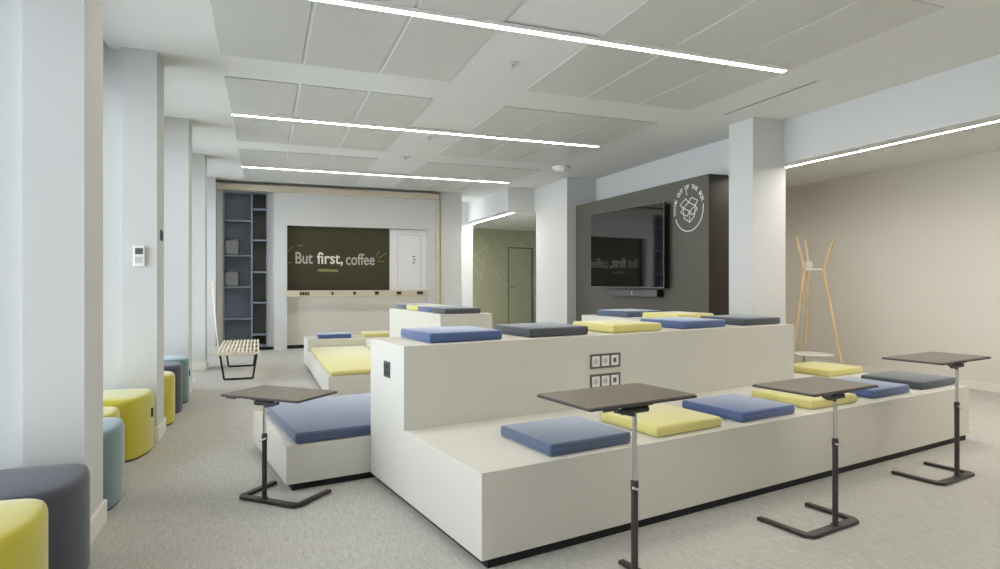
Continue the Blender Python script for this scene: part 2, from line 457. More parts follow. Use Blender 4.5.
# bookcase
t = thing('bookcase', 'tall blue grey open bookcase left of the writing wall', 'bookcase', (-0.632, 11.17, 0))
W = 0.685
b = box(0, 0.02, 0, 0.32, 0.06, 2.655); bx(b, 0.426, 0.45, 0, 0.32, 0.06, 2.655); bx(b, W - 0.02, W, 0, 0.32, 0.06, 2.655)
bx(b, 0.02, W - 0.02, 0, 0.32, 0.06, 0.085); bx(b, 0.02, W - 0.02, 0, 0.32, 2.63, 2.655)
obj('carcass', b, M['shelf'], t)
obj('back_panel', box(0.02, 0.426, 0.30, 0.318, 0.085, 2.63), M['shelf'], t)
obj('back_panel', box(0.45, W - 0.02, 0.30, 0.318, 0.085, 2.63), M['shelf2'], t)
obj('plinth', box(0.02, W - 0.02, 0.03, 0.3, 0, 0.06), M['plinth'], t)
for z in (0.53, 1.06, 1.585, 2.16):
    obj('shelf', box(0.02, 0.426, 0.005, 0.30, z - 0.012, z + 0.012), M['shelf'], t)
for z in (0.26, 0.795, 1.31, 1.845, 2.365):
    obj('shelf', box(0.45, W - 0.02, 0.005, 0.30, z - 0.012, z + 0.012), M['shelf'], t)
for z, lab in ((1.598, 'grey rounded box standing on the higher shelf of the blue grey bookcase'), (1.073, 'grey rounded box standing on the lower shelf of the blue grey bookcase')):
    t = thing('storage_box', lab, 'box', (-0.495, 11.33, z), 0, 'boxes in the bookcase')
    o = chaikin([(-0.11, 0), (0.11, 0), (0.11, 0.27), (-0.11, 0.27)], 0)
    b = prism(bmesh.new(), chaikin([(-0.11, -0.13), (0.09, -0.13), (0.11, -0.11), (0.11, 0.11), (0.09, 0.13), (-0.11, 0.13)], 2), 0, 0.27 if z > 1.3 else 0.285, 0.008, 2)
    obj('shell', b, M['boxm'], t, True)
    b = prism(bmesh.new(), rounded_rect(-0.10, 0.09, 0.02, 0.235, 0.025), -0.136, -0.1305)
    b.transform(Matrix(((1, 0, 0, 0), (0, 0, 1, 0), (0, 1, 0, 0), (0, 0, 0, 1))))
    obj('front_panel', b, M['boxi'], t)
# writing wall: a white surround with a recess
struct('trim_4', box(0.155, 0.364, 11.10, 11.30, 0.0, 2.655), M['wall'], 'white stile left of the boards')
struct('trim_5', box(2.80, 2.955, 11.10, 11.30, 0.0, 2.655), M['wall'], 'white stile right of the boards')
struct('trim_6', box(0.3641, 2.7999, 11.10, 11.30, 2.105, 2.655), M['wall'], 'white header above the boards')
struct('wall_back', box(0.3641, 2.7999, 11.26, 11.30, 0.06, 2.1049), M['warm'], 'cream back of the recess below the boards')
struct('baseboard_back', box(0.3641, 2.7999, 11.25, 11.30, 0, 0.0599), M['plinth'], 'black skirting of the recess')
bb = tag(obj('blackboard', box(0.364, 2.115, 11.215, 11.259, 1.0, 2.10, 0.003, 1), M['board']), 'large dark olive board lettered But first, coffee', 'blackboard')
wb = tag(obj('whiteboard', box(2.125, 2.80, 11.215, 11.259, 0.985, 2.10, 0.003, 1), M['wboard']), 'narrow whiteboard right of the dark lettered board', 'whiteboard')
b = box(2.28, 2.67, 11.2135, 11.2155, 1.06, 2.03)
for (x0, x1, z0, z1) in ((2.27, 2.68, 2.03, 2.036), (2.674, 2.68, 1.05, 2.03), (2.27, 2.276, 1.05, 2.03)):
    pass
b.free()
b = box(2.27, 2.70, 11.2135, 11.2152, 2.0, 2.008); bx(b, 2.692, 2.70, 11.2135, 11.2152, 1.05, 2.0); bx(b, 2.27, 2.278, 11.2135, 11.2152, 1.05, 2.0)
obj('sheet_edge', b, M['chalk2'], wb)
b = bmesh.new()
for (x, z, s) in ((2.56, 1.60, .03), (2.575, 1.545, .028), (2.56, 1.49, .03)):
    bar(b, (x - s, 11.215, z + .02), (x + s, 11.215, z + .012), 0.012, 0.002, (0, -1, 0)); bar(b, (x + .01, 11.215, z - .02), (x + .012, 11.215, z + .025), 0.012, 0.002, (0, -1, 0))
obj('scribble', b, M['gplastic'], wb)

def text_mesh(name, body, size, m, parent, loc, sx=1.0, rot=(PI / 2, 0, 0), extr=0.001, align='LEFT', offs=0.0):
    cu = bpy.data.curves.new(name, 'FONT'); cu.body = body; cu.size = size; cu.extrude = extr; cu.align_x = align; cu.offset = offs
    o = bpy.data.objects.new(name, cu); C.objects.link(o)
    dg = bpy.context.evaluated_depsgraph_get(); dg.update()
    me = bpy.data.meshes.new_from_object(o.evaluated_get(dg))
    bpy.data.objects.remove(o); bpy.data.curves.remove(cu)
    me.materials.clear(); me.materials.append(m)
    n = bpy.data.objects.new(name, me); C.objects.link(n)
    n.location = loc; n.rotation_euler = rot; n.scale = (sx, 1, 1)
    if parent: n.parent = parent
    return n
yb_ = 11.2135
text_mesh('lettering', 'But', 0.285, M['chalk2'], bb, (0.49, yb_, 1.465), 0.74, offs=0.003)
text_mesh('lettering', 'first,', 0.285, M['chalk'], bb, (0.86, yb_, 1.465), 0.86, offs=0.004)
text_mesh('lettering', 'coffee', 0.285, M['chalk2'], bb, (1.345, yb_, 1.45), 0.735, offs=0.003)
b = bar(bmesh.new(), (0.87, 11.215, 1.352), (1.215, 11.215, 1.342), 0.045, 0.002, (0, -1, 0)); obj('underline', b, M['olive'], bb)
for (a, c) in (((0.375, 1.66), (0.46, 1.75)), ((0.53, 1.765), (0.62, 1.775)), ((0.375, 1.47), (0.44, 1.48)),
               ((1.88, 1.59), (1.94, 1.70)), ((1.92, 1.57), (2.07, 1.67)), ((1.90, 1.515), (2.03, 1.51))):
    obj('chalk_stroke', bar(bmesh.new(), (a[0], 11.215, a[1]), (c[0], 11.215, c[1]), 0.014, 0.002, (0, -1, 0)), M['olive'], bb)
# pen ledge
t = thing('pen_ledge', 'pale wood ledge below the boards', 'ledge', (0.34, 11.03, 0.895))
obj('front_rail', box(0, 2.45, 0, 0.02, 0.0, 0.105, 0.003, 1), M['rail'], t)
obj('tray', box(0, 2.45, 0.02, 0.07, 0.0, 0.015), M['rail'], t)
cuts = bmesh.new(); n = 0
for (px_, wd, k) in ((0.58, .03, 0), (0.62, .03, 0), (0.66, .03, 0), (0.705, .03, 0), (1.10, .035, 0), (1.475, .05, 1), (1.86, .07, 1), (2.255, .085, 1), (2.64, .11, 1)):
    lab = ['leftmost dark marker slot block', 'second dark marker slot block', 'third dark marker slot block', 'fourth dark marker slot block',
           'single small dark block', 'dark eraser block third from the right end', 'dark eraser block left of centre', 'dark eraser block second from the right end', 'widest dark eraser block'][n]
    lab = ['leftmost of the four close set small markers on the wood ledge', 'second from left of the four close markers on the wood ledge', 'third from left of the four close markers on the wood ledge', 'rightmost of the four close set markers on the wood ledge',
           'lone narrow dark marker right of the four on the ledge', 'smallest dark eraser on the ledge, below the word first', 'dark eraser on the ledge below the word coffee', 'dark eraser on the ledge at the whiteboard edge', 'widest dark eraser at the right end of the ledge'][n]
    n += 1
    bq = box(px_ - wd / 2, px_ + wd / 2, 11.012, 11.0297, 0.925, 0.975, 0.004, 2)
    if k: tag(obj('board_eraser', bq, M['dplastic']), lab, 'eraser', 'erasers on the pen ledge')
    else: tag(obj('marker', bq, M['dplastic']), lab, 'marker', 'markers on the pen ledge')
# thin pole leaning by the last column
b = tube(bmesh.new(), [(-0.60, 9.75, 0.0), (-0.695, 9.83, 1.15)], 0.010, 10)
tag(obj('wooden_pole', b, M['slat'], None, True), 'thin pale wooden pole leaning by the window beyond the slatted bench', 'pole')

# green wall with a flush door at the end of the corridor
g0, g1 = Vector((4.60, 14.80)), Vector((8.6, 15.85))
ga = math.atan2(g1.y - g0.y, g1.x - g0.x)
ge = bpy.data.objects.new('wall_back', None); C.objects.link(ge); ge.location = (g0.x, g0.y, 0); ge.rotation_euler = (0, 0, ga)
ge['kind'] = 'structure'; ge['label'] = 'sage green wall with a pattern of thin crossing lines'
gl = (g1 - g0).length
dx0, dx1, dh = 1.43, 2.27, 2.06
b = box(-0.6, dx0, 0, 0.1, 0, CEIL2); bx(b, dx1, gl, 0, 0.1, 0, CEIL2); bx(b, dx0, dx1, 0, 0.1, dh, CEIL2)
obj('wall_panel', b, M['green'], ge)
b = bmesh.new(); rr = random.Random(3)
for k in range(17):
    x = rr.uniform(-0.2, 3.2); z = rr.uniform(0.2, 2.4); a = rr.choice((0.6, 0.9, 1.2, 2.0, 2.3, 2.6)) + rr.uniform(-.15, .15); L = rr.uniform(0.5, 1.3)
    p = [Vector((x - math.cos(a) * L, -0.0005, z - math.sin(a) * L)), Vector((x + math.cos(a) * L, -0.0005, z + math.sin(a) * L))]
    # keep the stroke within the wall height
    for q in (0, 1):
        o_ = p[1 - q]
        for lim, sgn in ((0.02, -1), (CEIL2 - 0.02, 1)):
            if (p[q].z - lim) * sgn > 0:
                f_ = (lim - o_.z) / (p[q].z - o_.z); p[q] = o_ + (p[q] - o_) * f_
    bar(b, p[0], p[1], 0.013, 0.003, (0, -1, 0))
obj('line_pattern', b, M['greenline'], ge)
de = bpy.data.objects.new('door_1', None); C.objects.link(de); de.location = (g0.x, g0.y, 0); de.rotation_euler = (0, 0, ga)
de['kind'] = 'structure'; de['label'] = 'flush sage green door in the far wall'
obj('door_leaf', box(dx0 + 0.03, dx1 - 0.03, 0.01, 0.05, 0.01, dh - 0.03), M['green'], de)
b = box(dx0, dx0 + 0.028, -0.006, 0.06, 0, dh); bx(b, dx1 - 0.028, dx1, -0.006, 0.06, 0, dh); bx(b, dx0 + .028, dx1 - .028, -0.006, 0.06, dh - 0.028, dh)
obj('door_frame', b, M['greenframe'], de)
b = tube(bmesh.new(), [(dx0 + 0.09, 0.01, 1.02), (dx0 + 0.09, -0.05, 1.02), (dx0 + 0.19, -0.055, 1.02)], 0.009); obj('door_handle', b, M['greenframe'], de, True)

# ------------------------------------------------------------------ television wall
t = thing('feature_panel', 'dark taupe wall panel carrying the television and white round emblem', 'wall panel', (0, 0, 0))
obj('panel', box(4.66, 4.925, 5.68, 8.849, 0.0, 2.362, 0.003, 1), M['tvwall'], t)
obj('side_cover', box(4.675, 4.925, 5.672, 5.6795, 0.0, 2.36), M['tvside'], t)
struct('wall_right', box(4.926, 5.06, 5.80, 8.85, 0, 2.37), M['tvside'], 'dark partition behind the television panel')
# emblem: circle of words round an open box drawing
EY, EZ, ER = 6.03, 2.005, 0.262
xe = 4.6595
b = bmesh.new()
n = 44
for k in range(n):       # lower ring arc
    a0 = math.radians(203 + 164 * k / n); a1 = math.radians(203 + 164 * (k + 1) / n)
    bar(b, (xe, EY - ER * math.cos(a0), EZ + ER * math.sin(a0)), (xe, EY - ER * math.cos(a1), EZ + ER * math.sin(a1)), 0.012, 0.002, (-1, 0, 0))
obj('emblem_arc', b, M['print'], t); b = bmesh.new()
def bl(p, q, wd=0.010):   # box-drawing line in emblem coordinates (right is towards the viewer)
    bar(b, (xe, EY - p[0], EZ + p[1]), (xe, EY - q[0], EZ + q[1]), wd, 0.002, (-1, 0, 0))
A, B_, Cc, D = (-0.10, 0.02), (0.02, -0.03), (0.12, 0.03), (0.0, 0.075)
A2, B2, C2 = (-0.085, -0.10), (0.02, -0.16), (0.11, -0.09)
for p, q in ((A, B_), (B_, Cc), (Cc, D), (D, A), (A, A2), (B_, B2), (Cc, C2), (A2, B2), (B2, C2),
             (A, (-0.16, 0.06)), ((-0.16, 0.06), (-0.05, 0.125)), ((-0.05, 0.125), D), (Cc, (0.165, 0.08)), ((0.165, 0.08), (0.05, 0.13)), ((0.05, 0.13), D),
             (B_, (-0.03, -0.085)), ((-0.03, -0.085), (-0.145, -0.03)), ((-0.145, -0.03), A), (B_, (0.07, -0.08)), ((0.07, -0.08), (0.16, -0.015)), ((0.16, -0.015), Cc),
             ((-0.03, 0.16), (-0.05, 0.24))):
    bl(p, q)
obj('emblem_drawing', b, M['print'], t)
words = 'THINK OUT OF THE BOX'
bt = bmesh.new()
for k, ch in enumerate(words):
    if ch == ' ':
        obj('emblem_word', bt, M['print'], t); bt = bmesh.new(); continue
    ang = math.radians(190 - 170 * k / (len(words) - 1))
    o = text_mesh('glyph', ch, 0.066, M['print'], None, (0, 0, 0), extr=0.001, align='CENTER', offs=0.0015)
    tb = bmesh.new(); tb.from_mesh(o.data); me_ = o.data; bpy.data.objects.remove(o); bpy.data.meshes.remove(me_)
    tb.transform(Matrix.Translation((0, ER - 0.022, 0)))
    tb.transform(Matrix.Rotation(ang - PI / 2, 4, 'Z'))
    # text plane (x right, y up) -> panel face seen from -x: right = -y, up = z
    tb.transform(Matrix(((0, 0, -1, xe - 0.001), (-1, 0, 0, EY), (0, 1, 0, EZ), (0, 0, 0, 1))))
    merge(bt, tb)
obj('emblem_word', bt, M['print'], t)
# television
ty0, ty1 = 6.365, 7.95
tx0, tx1 = 4.555, 4.425
ta = math.atan2(ty1 - ty0, tx1 - tx0) - PI / 2
tl = math.hypot(ty1 - ty0, tx1 - tx0)
t = thing('television', 'large wall mounted television with glossy black screen', 'television', (tx0, ty0, 1.07), ta)
TH = 1.06
obj('body', box(0.004, 0.034, 0, tl, 0, TH, 0.004, 2), M['tvbody'], t)
obj('back_housing', box(0.034, 0.09, 0.012, tl - 0.2, 0.0, TH - 0.03, 0.004, 2), M['tvbody'], t)
obj('wall_bracket', box(0.0905, 0.096, 0.1, 0.7, 0.3, 0.7), M['blk'], t)
b = box(-0.001, 0.005, 0, 0.008, 0, TH); bx(b, -0.001, 0.005, tl - 0.008, tl, 0, TH); bx(b, -0.001, 0.005, 0.008, tl - 0.008, 0, 0.014); bx(b, -0.001, 0.005, 0.008, tl - 0.008, TH - 0.008, TH)
obj('bezel', b, M['bezel'], t)
obj('screen', box(0.001, 0.004, 0.008, tl - 0.008, 0.014, TH - 0.008), M['tvscreen'], t)
t = thing('sound_bar', 'slim dark sound bar mounted under the television', 'speaker', (4.56, 6.52, 0.957))
obj('grille', box(0, 0.098, 0, 1.13, 0, 0.095, 0.008, 2), M['gplastic'], t)
obj('end_cap', box(0.002, 0.096, -0.006, -0.0005, 0.004, 0.091), M['tvbody'], t)
obj('emblem', box(-0.0025, -0.0005, 0.55, 0.565, 0.02, 0.07), M['silver'], t)

# ------------------------------------------------------------------ seating platforms
def prism_uv(bm, pts, z0, z1, bevel=0.0015):
    return prism(bm, [P(*p) for p in pts], z0, z1, bevel, 1)
ZL, ZU, ZS = 0.39, 0.82, 0.25
t = thing('seating_platform', 'large two tier off white seating platform with black plinth in the foreground', 'seating platform', P3(1.19, 2.16))
def part(name, bm, m, root):
    o = obj(name, bm, m)
    bpy.context.view_layer.update()
    o.parent = root
    o.matrix_parent_inverse = (Matrix.Translation(root.location) @ Matrix.Rotation(root.rotation_euler.z, 4, 'Z')).inverted()
    return o
part('lower_tier', prism_uv(bmesh.new(), [(1.19, 2.155), (5.245, 2.155), (5.245, 3.5), (4.4, 3.5), (4.4, 2.9752), (1.19, 2.9752)], 0.04, ZL), M['lam'], t)
up = part('upper_tier', prism_uv(bmesh.new(), [(1.19, 2.976), (4.3985, 2.976), (4.3985, 4.9), (3.84, 4.9), (3.84, 3.49), (1.19, 3.49)], 0.04, ZU), M['lam'], t)
b = prism_uv(bmesh.new(), [(1.225, 2.168), (5.225, 2.168), (5.225, 3.48), (4.38, 3.48), (4.38, 4.88), (3.86, 4.88), (3.86, 3.47), (1.225, 3.47)], 0.0, 0.04, 0)
part('plinth', b, M['plinth'], t)
# power sockets in the risers
def socket_strip(root, z, u0=2.395, wid=0.238, v=2.976, h=0.088):
    b = bmesh.new()
    fr = 0.012
    def q(bm, ua, ub, za, zb, d0, d1):
        prism(bm, [P(ua, v - d1), P(ub, v - d1), P(ub, v - d0), P(ua, v - d0)], za, zb, 0)
    q(b, u0, u0 + wid, z, z + fr, 0.0005, 0.008); q(b, u0, u0 + wid, z + h - fr, z + h, 0.0005, 0.008)
    step = (wid - fr) / 3
    for k in range(4): q(b, u0 + k * step, u0 + k * step + fr, z + fr, z + h - fr, 0.0005, 0.008)
    fo = part('socket_frame', b, M['gplastic'], root)
    for k in range(3):
        b = bmesh.new(); q(b, u0 + k * step + fr, u0 + (k + 1) * step, z + fr, z + h - fr, 0.0005, 0.005)
        so = obj('socket', b, M['wplastic'], fo)
        cu = u0 + k * step + fr / 2 + step / 2; zc = z + h / 2
        b = bmesh.new()
        if k < 2:
            ring = [(0.019 * math.cos(2 * PI * i / 20), 0.019 * math.sin(2 * PI * i / 20)) for i in range(20)]
            tt = prism(bmesh.new(), ring, 0, 0.0012)
            tt.transform(Matrix.Translation(P3(cu, v - 0.0052, zc)) @ Matrix.Rotation(PT, 4, 'Z') @ Matrix.Rotation(PI / 2, 4, 'X'))
            merge(b, tt)
        else:
            q(b, cu - 0.012, cu + 0.012, zc - 0.014, zc + 0.014, 0.0052, 0.0062)
        obj('socket_hole', b, M['silver'] if k < 2 else M['gplastic'], fo)
socket_strip(t, 0.618); socket_strip(t, 0.494)
b = bmesh.new()
uu = 1.19
def ql(bm, va, vb, za, zb, d0, d1): prism(bm, [P(uu - d1, va), P(uu - d0, va), P(uu - d0, vb), P(uu - d1, vb)], za, zb, 0)
ql(b, 3.17, 3.255, 0.632, 0.718, 0.0005, 0.006); fo = part('socket_frame', b, M['gplastic'], t)
b = bmesh.new(); ql(b, 3.18, 3.245, 0.642, 0.672, 0.0062, 0.010); obj('socket', b, M['dplastic'], fo)
b = bmesh.new(); ql(b, 3.18, 3.245, 0.678, 0.708, 0.0062, 0.010); obj('socket', b, M['dplastic'], fo)

t = thing('seating_platform', 'low off white seating platform under the large indigo mattress', 'seating platform', P3(0.72, 3.51))
part('tier', prism_uv(bmesh.new(), [(0.72, 3.505), (2.1, 3.505), (2.1, 4.58), (0.72, 4.58)], 0.04, ZS), M['lam'], t)
part('plinth', prism_uv(bmesh.new(), [(0.755, 3.525), (2.07, 3.525), (2.07, 4.55), (0.755, 4.55)], 0, 0.04, 0), M['plinth'], t)
def pad(name, label, pts, z0, z1, m, rad, group=None, cat='cushion'):
    """a soft pad: rounded corners and rolled edges, a stitched seam band half way up"""
    ctr = Vector((sum(p[0] for p in pts) / len(pts), sum(p[1] for p in pts) / len(pts)))
    t = bmesh.new(); loc = [(p[0] - ctr.x, p[1] - ctr.y) for p in pts]
    prism(t, loc, 0, z1 - z0, rad, 3)
    o = obj(name, t, m, None, True); o.location = (ctr.x, ctr.y, z0)
    tag(o, label, cat, group)
    return o
pad('seat_mattress', 'large indigo seat mattress on the low platform behind the left table', [P(0.768, 3.513), (P(2.06, 3.513)), P(2.06, 4.55), P(0.778, 4.55)], ZS + 0.001, ZS + 0.062, M['indigo'], 0.02, None, 'mattress')

t = thing('seating_platform', 'stepped off white seating platform under the large yellow mattress', 'seating platform', (0.57, 6.06, 0))
part('front_tier', prism(bmesh.new(), [(0.57, 6.06), (1.285, 6.16), (1.27, 8.42), (0.528, 8.42)], 0.04, ZS, 0.0015, 1), M['lam'], t)
part('back_tier', prism(bmesh.new(), [(0.528, 8.421), (1.85, 8.43), (1.85, 9.0), (0.516, 9.0)], 0.04, ZL, 0.0015, 1), M['lam'], t)
part('side_tier', prism(bmesh.new(), [(1.287, 6.165), (1.60, 6.21), (1.44, 7.75), (1.44, 8.42), (1.272, 8.42)], 0.04, ZL, 0.0015, 1), M['lam'], t)
part('plinth', prism(bmesh.new(), [(0.61, 6.11), (1.55, 6.24), (1.42, 7.75), (1.8, 8.48), (1.8, 8.96), (0.555, 8.96)], 0, 0.04), M['plinth'], t)
pad('seat_mattress', 'large yellow seat mattress on the stepped platform', [(0.588, 6.07), (1.27, 6.165), (1.255, 8.40), (0.57, 8.40)], ZS + 0.001, ZS + 0.05, M['yellow'], 0.02, None, 'mattress')
t = thing('seating_platform', 'tall narrow off white platform farther back with a row of cushions', 'seating platform', (1.65, 6.02, 0))
FB = [(1.65, 6.02), (2.225, 6.085), (2.05, 7.80), (1.462, 7.73)]
part('tier', prism(bmesh.new(), FB, 0.04, ZU, 0.0015, 1), M['lam'], t)
part('plinth', prism(bmesh.new(), [(1.69, 6.07), (2.18, 6.12), (2.01, 7.75), (1.51, 7.69)], 0, 0.04), M['plinth'], t)

# ------------------------------------------------------------------ seat cushions
CT = 0.054
def make_cushion(name, m):
    t = bmesh.new()
    bx(t, 0, 0.465, 0, 0.43, 0, CT, 0.012, 3)
    o = obj(name, t, m, None, True)
    s = bmesh.new()      # piped seam round the middle
    for (a, c) in (((0.004, -0.0012), (0.461, -0.0012)), ((0.004, 0.4312), (0.461, 0.4312))):
        tube(s, [(a[0], a[1], CT / 2), (c[0], c[1], CT / 2)], 0.0016, 6)
    for x in (-0.0012, 0.4662):
        tube(s, [(x, 0.004, CT / 2), (x, 0.426, CT / 2)], 0.0016, 6)
    obj('seam', s, m, o)
    return o
proto = {}
def cushion(kind, u, v, z, label, sx=1.0, sy=1.0, pos=None, rz=None, group='square seat cushions on the platforms'):
    if kind not in proto:
        o = proto[kind] = make_cushion('seat_cushion', M[kind])
    else:
        o = dup(proto[kind], (0, 0, 0), 0, label)
    x, y = pos if pos else P(u, v)
    o.location = (x, y, z + 0.0008); o.rotation_euler = (0, 0, PT + (random.uniform(-.008, .008)) if rz is None else rz)
    o.scale = (sx, sy, 1)
    tag(o, label, 'cushion', group)
    return o
# lower tier, left to right
cushion('slate', 1.553, 2.198, ZL, 'slate blue cushion nearest the left corner of the lower tier')
cushion('yellow', 2.188, 2.207, ZL, 'yellow cushion behind the nearest table pole on the lower tier')
cushion('blue', 2.82, 2.21, ZL, 'blue cushion between two yellow ones on the lower tier')
cushion('yellow', 3.462, 2.222, ZL, 'yellow cushion half hidden by the middle right table')
cushion('blue', 4.12, 2.232, ZL, 'blue cushion left of the charcoal one on the lower tier')
cushion('char', 4.752, 2.235, ZL, 'charcoal cushion at the right end of the lower tier', 1.03)
cushion('yellow', 4.765, 2.915, ZL, 'yellow cushion right of the tall tier, before the coat stand')
# upper tier
cushion('blue', 1.362, 3.035, ZU, 'blue cushion at the left end of the upper tier', 0.97)
cushion('char', 2.0, 3.04, ZU, 'charcoal cushion second from left on the upper tier', 0.94)
cushion('yellow', 2.627, 3.03, ZU, 'yellow cushion in the middle of the upper tier', 0.92)
cushion('blue', 3.272, 3.05, ZU, 'blue cushion right of the yellow one on the upper tier', 0.945)
cushion('char', 3.925, 3.055, ZU, 'charcoal cushion at the right end of the upper tier', 0.91)
cushion('yellow', 3.93, 3.715, ZU, 'yellow cushion behind the blue and charcoal ones on the upper tier', 0.945)
cushion('slate', 3.93, 4.34, ZU, 'slate cushion farthest back on the upper tier before the television', 0.93)
# the farther tall platform
d = Vector((FB[3][0] - FB[0][0], FB[3][1] - FB[0][1])).normalized(); ra = math.atan2(-d.x, d.y)
for k, (kind, lab) in enumerate((('char', 'charcoal cushion at the front of the farther tall platform'), ('blue', 'blue cushion second from front on the farther tall platform'),
                                 ('yellow', 'yellow cushion third from front on the farther tall platform'), ('slate', 'dark slate cushion at the back of the farther tall platform'))):
    q = Vector((1.715, 6.09)) + d * (0.415 * k)
    cushion(kind, 0, 0, ZU, lab, 0.87, 0.93, (q.x, q.y), ra)
cushion('blue', 0, 0, ZL, 'small blue cushion on the back step behind the yellow mattress', 0.93, 0.85, (0.67, 8.55), 0.0)
cushion('yellow', 0, 0, ZL, 'small yellow cushion on the back step right of the blue one', 0.93, 0.85, (1.275, 8.55), 0.0)

# ------------------------------------------------------------------ laptop tables
def laptop_table(label, x, y, rz, h, mirror=False, ua=-0.25, ub=0.32, zr=0.635):
    """origin at the foot of the pole; the U base and the top reach along +y"""
    t = thing('laptop_table', label, 'table', (x, y, 0), rz, 'laptop side tables')
    s = -1 if mirror else 1
    X = lambda a, c: (min(a * s, c * s), max(a * s, c * s))
    x0, x1 = X(ua, ub)
    # top: thin board with dark edge band and a low retaining lip
    b = prism(bmesh.new(), rounded_rect(x0 + .004, x1 - .004, -0.034, 0.284, 0.010), h - 0.004, h)
    obj('tabletop', b, M['top'], t)
    b = prism(bmesh.new(), rounded_rect(x0, x1, -0.04, 0.29, 0.012), h - 0.012, h - 0.0042)
    lx = x0 if not mirror else x1
    obj('edge_band', b, M['edge'], t)
    b = box(x0 + 0.05, x0 + 0.12, -0.046, -0.0402, h - 0.018, h - 0.004, 0.002, 1)
    obj('pencil_lip', b, M['edge'], t)
    # tilt bracket
    b = box(-0.075, 0.075, -0.022, 0.07, h - 0.021, h - 0.0125, 0.003, 1)
    tube(b, [(-0.06, 0.0, h - 0.036), (0.06, 0.0, h - 0.036)], 0.013, 12)
    tube(b, [(-s * 0.01, -0.004, h - 0.05), (-s * 0.10, -0.01, h - 0.026)], 0.009, 10)
    obj('tilt_bracket', b, M['dplastic'], t, True)
    zc = h * zr
    obj('inner_pole', lathe(bmesh.new(), [(0.0085, zc - 0.05), (0.0085, h - 0.034)], 20), M['chrome'], t, True)
    po = obj('outer_pole', lathe(bmesh.new(), [(0.0128, 0.022), (0.0128, zc)], 20), M['steel'], t, True)
    b = lathe(bmesh.new(), [(0.0145, zc - 0.03), (0.0145, zc + 0.004), (0.010, zc + 0.008)], 20); obj('collar', b, M['steel'], po, True)
    b = tube(bmesh.new(), [(s * 0.026, -0.019, zc - 0.034), (-s * 0.026, -0.019, zc - 0.012)], 0.0042, 8); obj('clamp_lever', b, M['silver'], po, True)
    # U base of flat bar with mitred front corners
    xa, xb = -0.225 * s, 0.15 * s
    w2 = 0.015
    outer = [(xa - s * w2, 0.243), (xa - s * w2, 0.0), (xa + s * 0.012, -0.035), (xb - s * 0.012, -0.035), (xb + s * w2, 0.0), (xb + s * w2, 0.243),
             (xb - s * w2, 0.243), (xb - s * w2, 0.012), (xb - s * 0.025, 0.005), (xa + s * 0.025, 0.005), (xa + s * w2, 0.012), (xa + s * w2, 0.243)]
    if mirror: outer = list(reversed(outer))
    b = bmesh.new(); prism(b, outer, 0.003, 0.019, 0.003, 2)
    ba = obj('base', b, M['steel'], t)
    obj('foot_plate', box(-0.016, 0.016, -0.026, 0.014, 0.0191, 0.0218), M['steel'], ba)
    for q in ((xa, 0.22), (xb, 0.22), (0.0, -0.018)):
        obj('glide', lathe(bmesh.new(), [(0.01, 0), (0.01, 0.0028)], 12, (q[0], q[1], 0)), M['pbase'], ba)
    return t
laptop_table('dark laptop table nearest the viewer in front of the lower tier', *P(1.562, 1.685), PT, 0.722, False, -0.235, 0.285, 0.59)
laptop_table('dark laptop table between the nearest and the rightmost tables', *P(2.825, 1.70), PT, 0.649, False, -0.22, 0.30)
laptop_table('rightmost dark laptop table by the charcoal cushion', *P(4.14, 1.762), PT, 0.696, False, -0.26, 0.345)
laptop_table('lower dark laptop table left of the indigo mattress', 0.002, 3.475, math.radians(-43), 0.55, True, -0.25, 0.27)

# ------------------------------------------------------------------ slatted bench
t = thing('slatted_bench', 'pale slatted wooden bench on black steel loop legs', 'bench', (-0.285, 8.5, 0), math.radians(0.5))
bh = 0.35; bw, bl_ = 0.225, 0.80
n = 11
for k in range(n):
    x = -bw + (2 * bw - 0.02) * k / (n - 1)
    obj('slat', box(x, x + 0.02, -bl_, bl_, bh - 0.045, bh, 0.003, 1), M['slat'], t)
for yy in (-0.77, 0.77, -0.26, 0.26):
    obj('cross_rail', box(-bw + .002, bw - .002, yy - 0.015, yy + 0.015, bh - 0.036, bh - 0.012), M['slat'], t)
for yy in (-0.60, 0.60):
    pts = [(-0.20, yy, bh - 0.046), (-0.155, yy, 0.012), (0.155, yy, 0.012), (0.20, yy, bh - 0.046)]
    b = bmesh.new()
    for a, c in zip(pts[:-1], pts[1:]):
        bar(b, (a[0], yy - 0.012, a[2]), (c[0], yy - 0.012, c[2]), 0.022, 0.024, (0, 1, 0))
    obj('leg_frame', b, M['blk'], t)

# ------------------------------------------------------------------ coat stand
ca = -YAW
t = thing('coat_stand', 'pale wooden three legged coat stand with white shelves', 'coat stand', (6.437, 5.902, 0), ca)
for k, ph in enumerate((80, 200, 320)):
    a = math.radians(ph); c, s_ = math.cos(a), math.sin(a)
    prof = [(0.36, 0.0), (0.125, 1.30), (0.255, 1.70)]
    b = tube(bmesh.new(), [(r * c, r * s_, z) for r, z in prof], [0.018, 0.022, 0.016], 10)
    obj('leg', b, M['wood'], t, True)
b = bmesh.new()
for k, ph in enumerate((80, 200, 320)):
    a0 = math.radians(ph); a1 = math.radians((200, 320, 80)[k])
    tube(b, [(0.125 * math.cos(a0), 0.125 * math.sin(a0), 1.30), (0.125 * math.cos(a1), 0.125 * math.sin(a1), 1.30)], 0.012, 8)
obj('upper_ring', b, M['wplastic'], t, True)
ang3 = [math.radians(p) for p in (80, 200, 320)]
obj('shelf', prism(bmesh.new(), chaikin([(0.40 * math.cos(a), 0.40 * math.sin(a)) for a in ang3], 2), 0.235, 0.25, 0.003, 1), M['wplastic'], t)
a = math.radians(80); hx, hy = 0.125 * math.cos(a), 0.125 * math.sin(a)
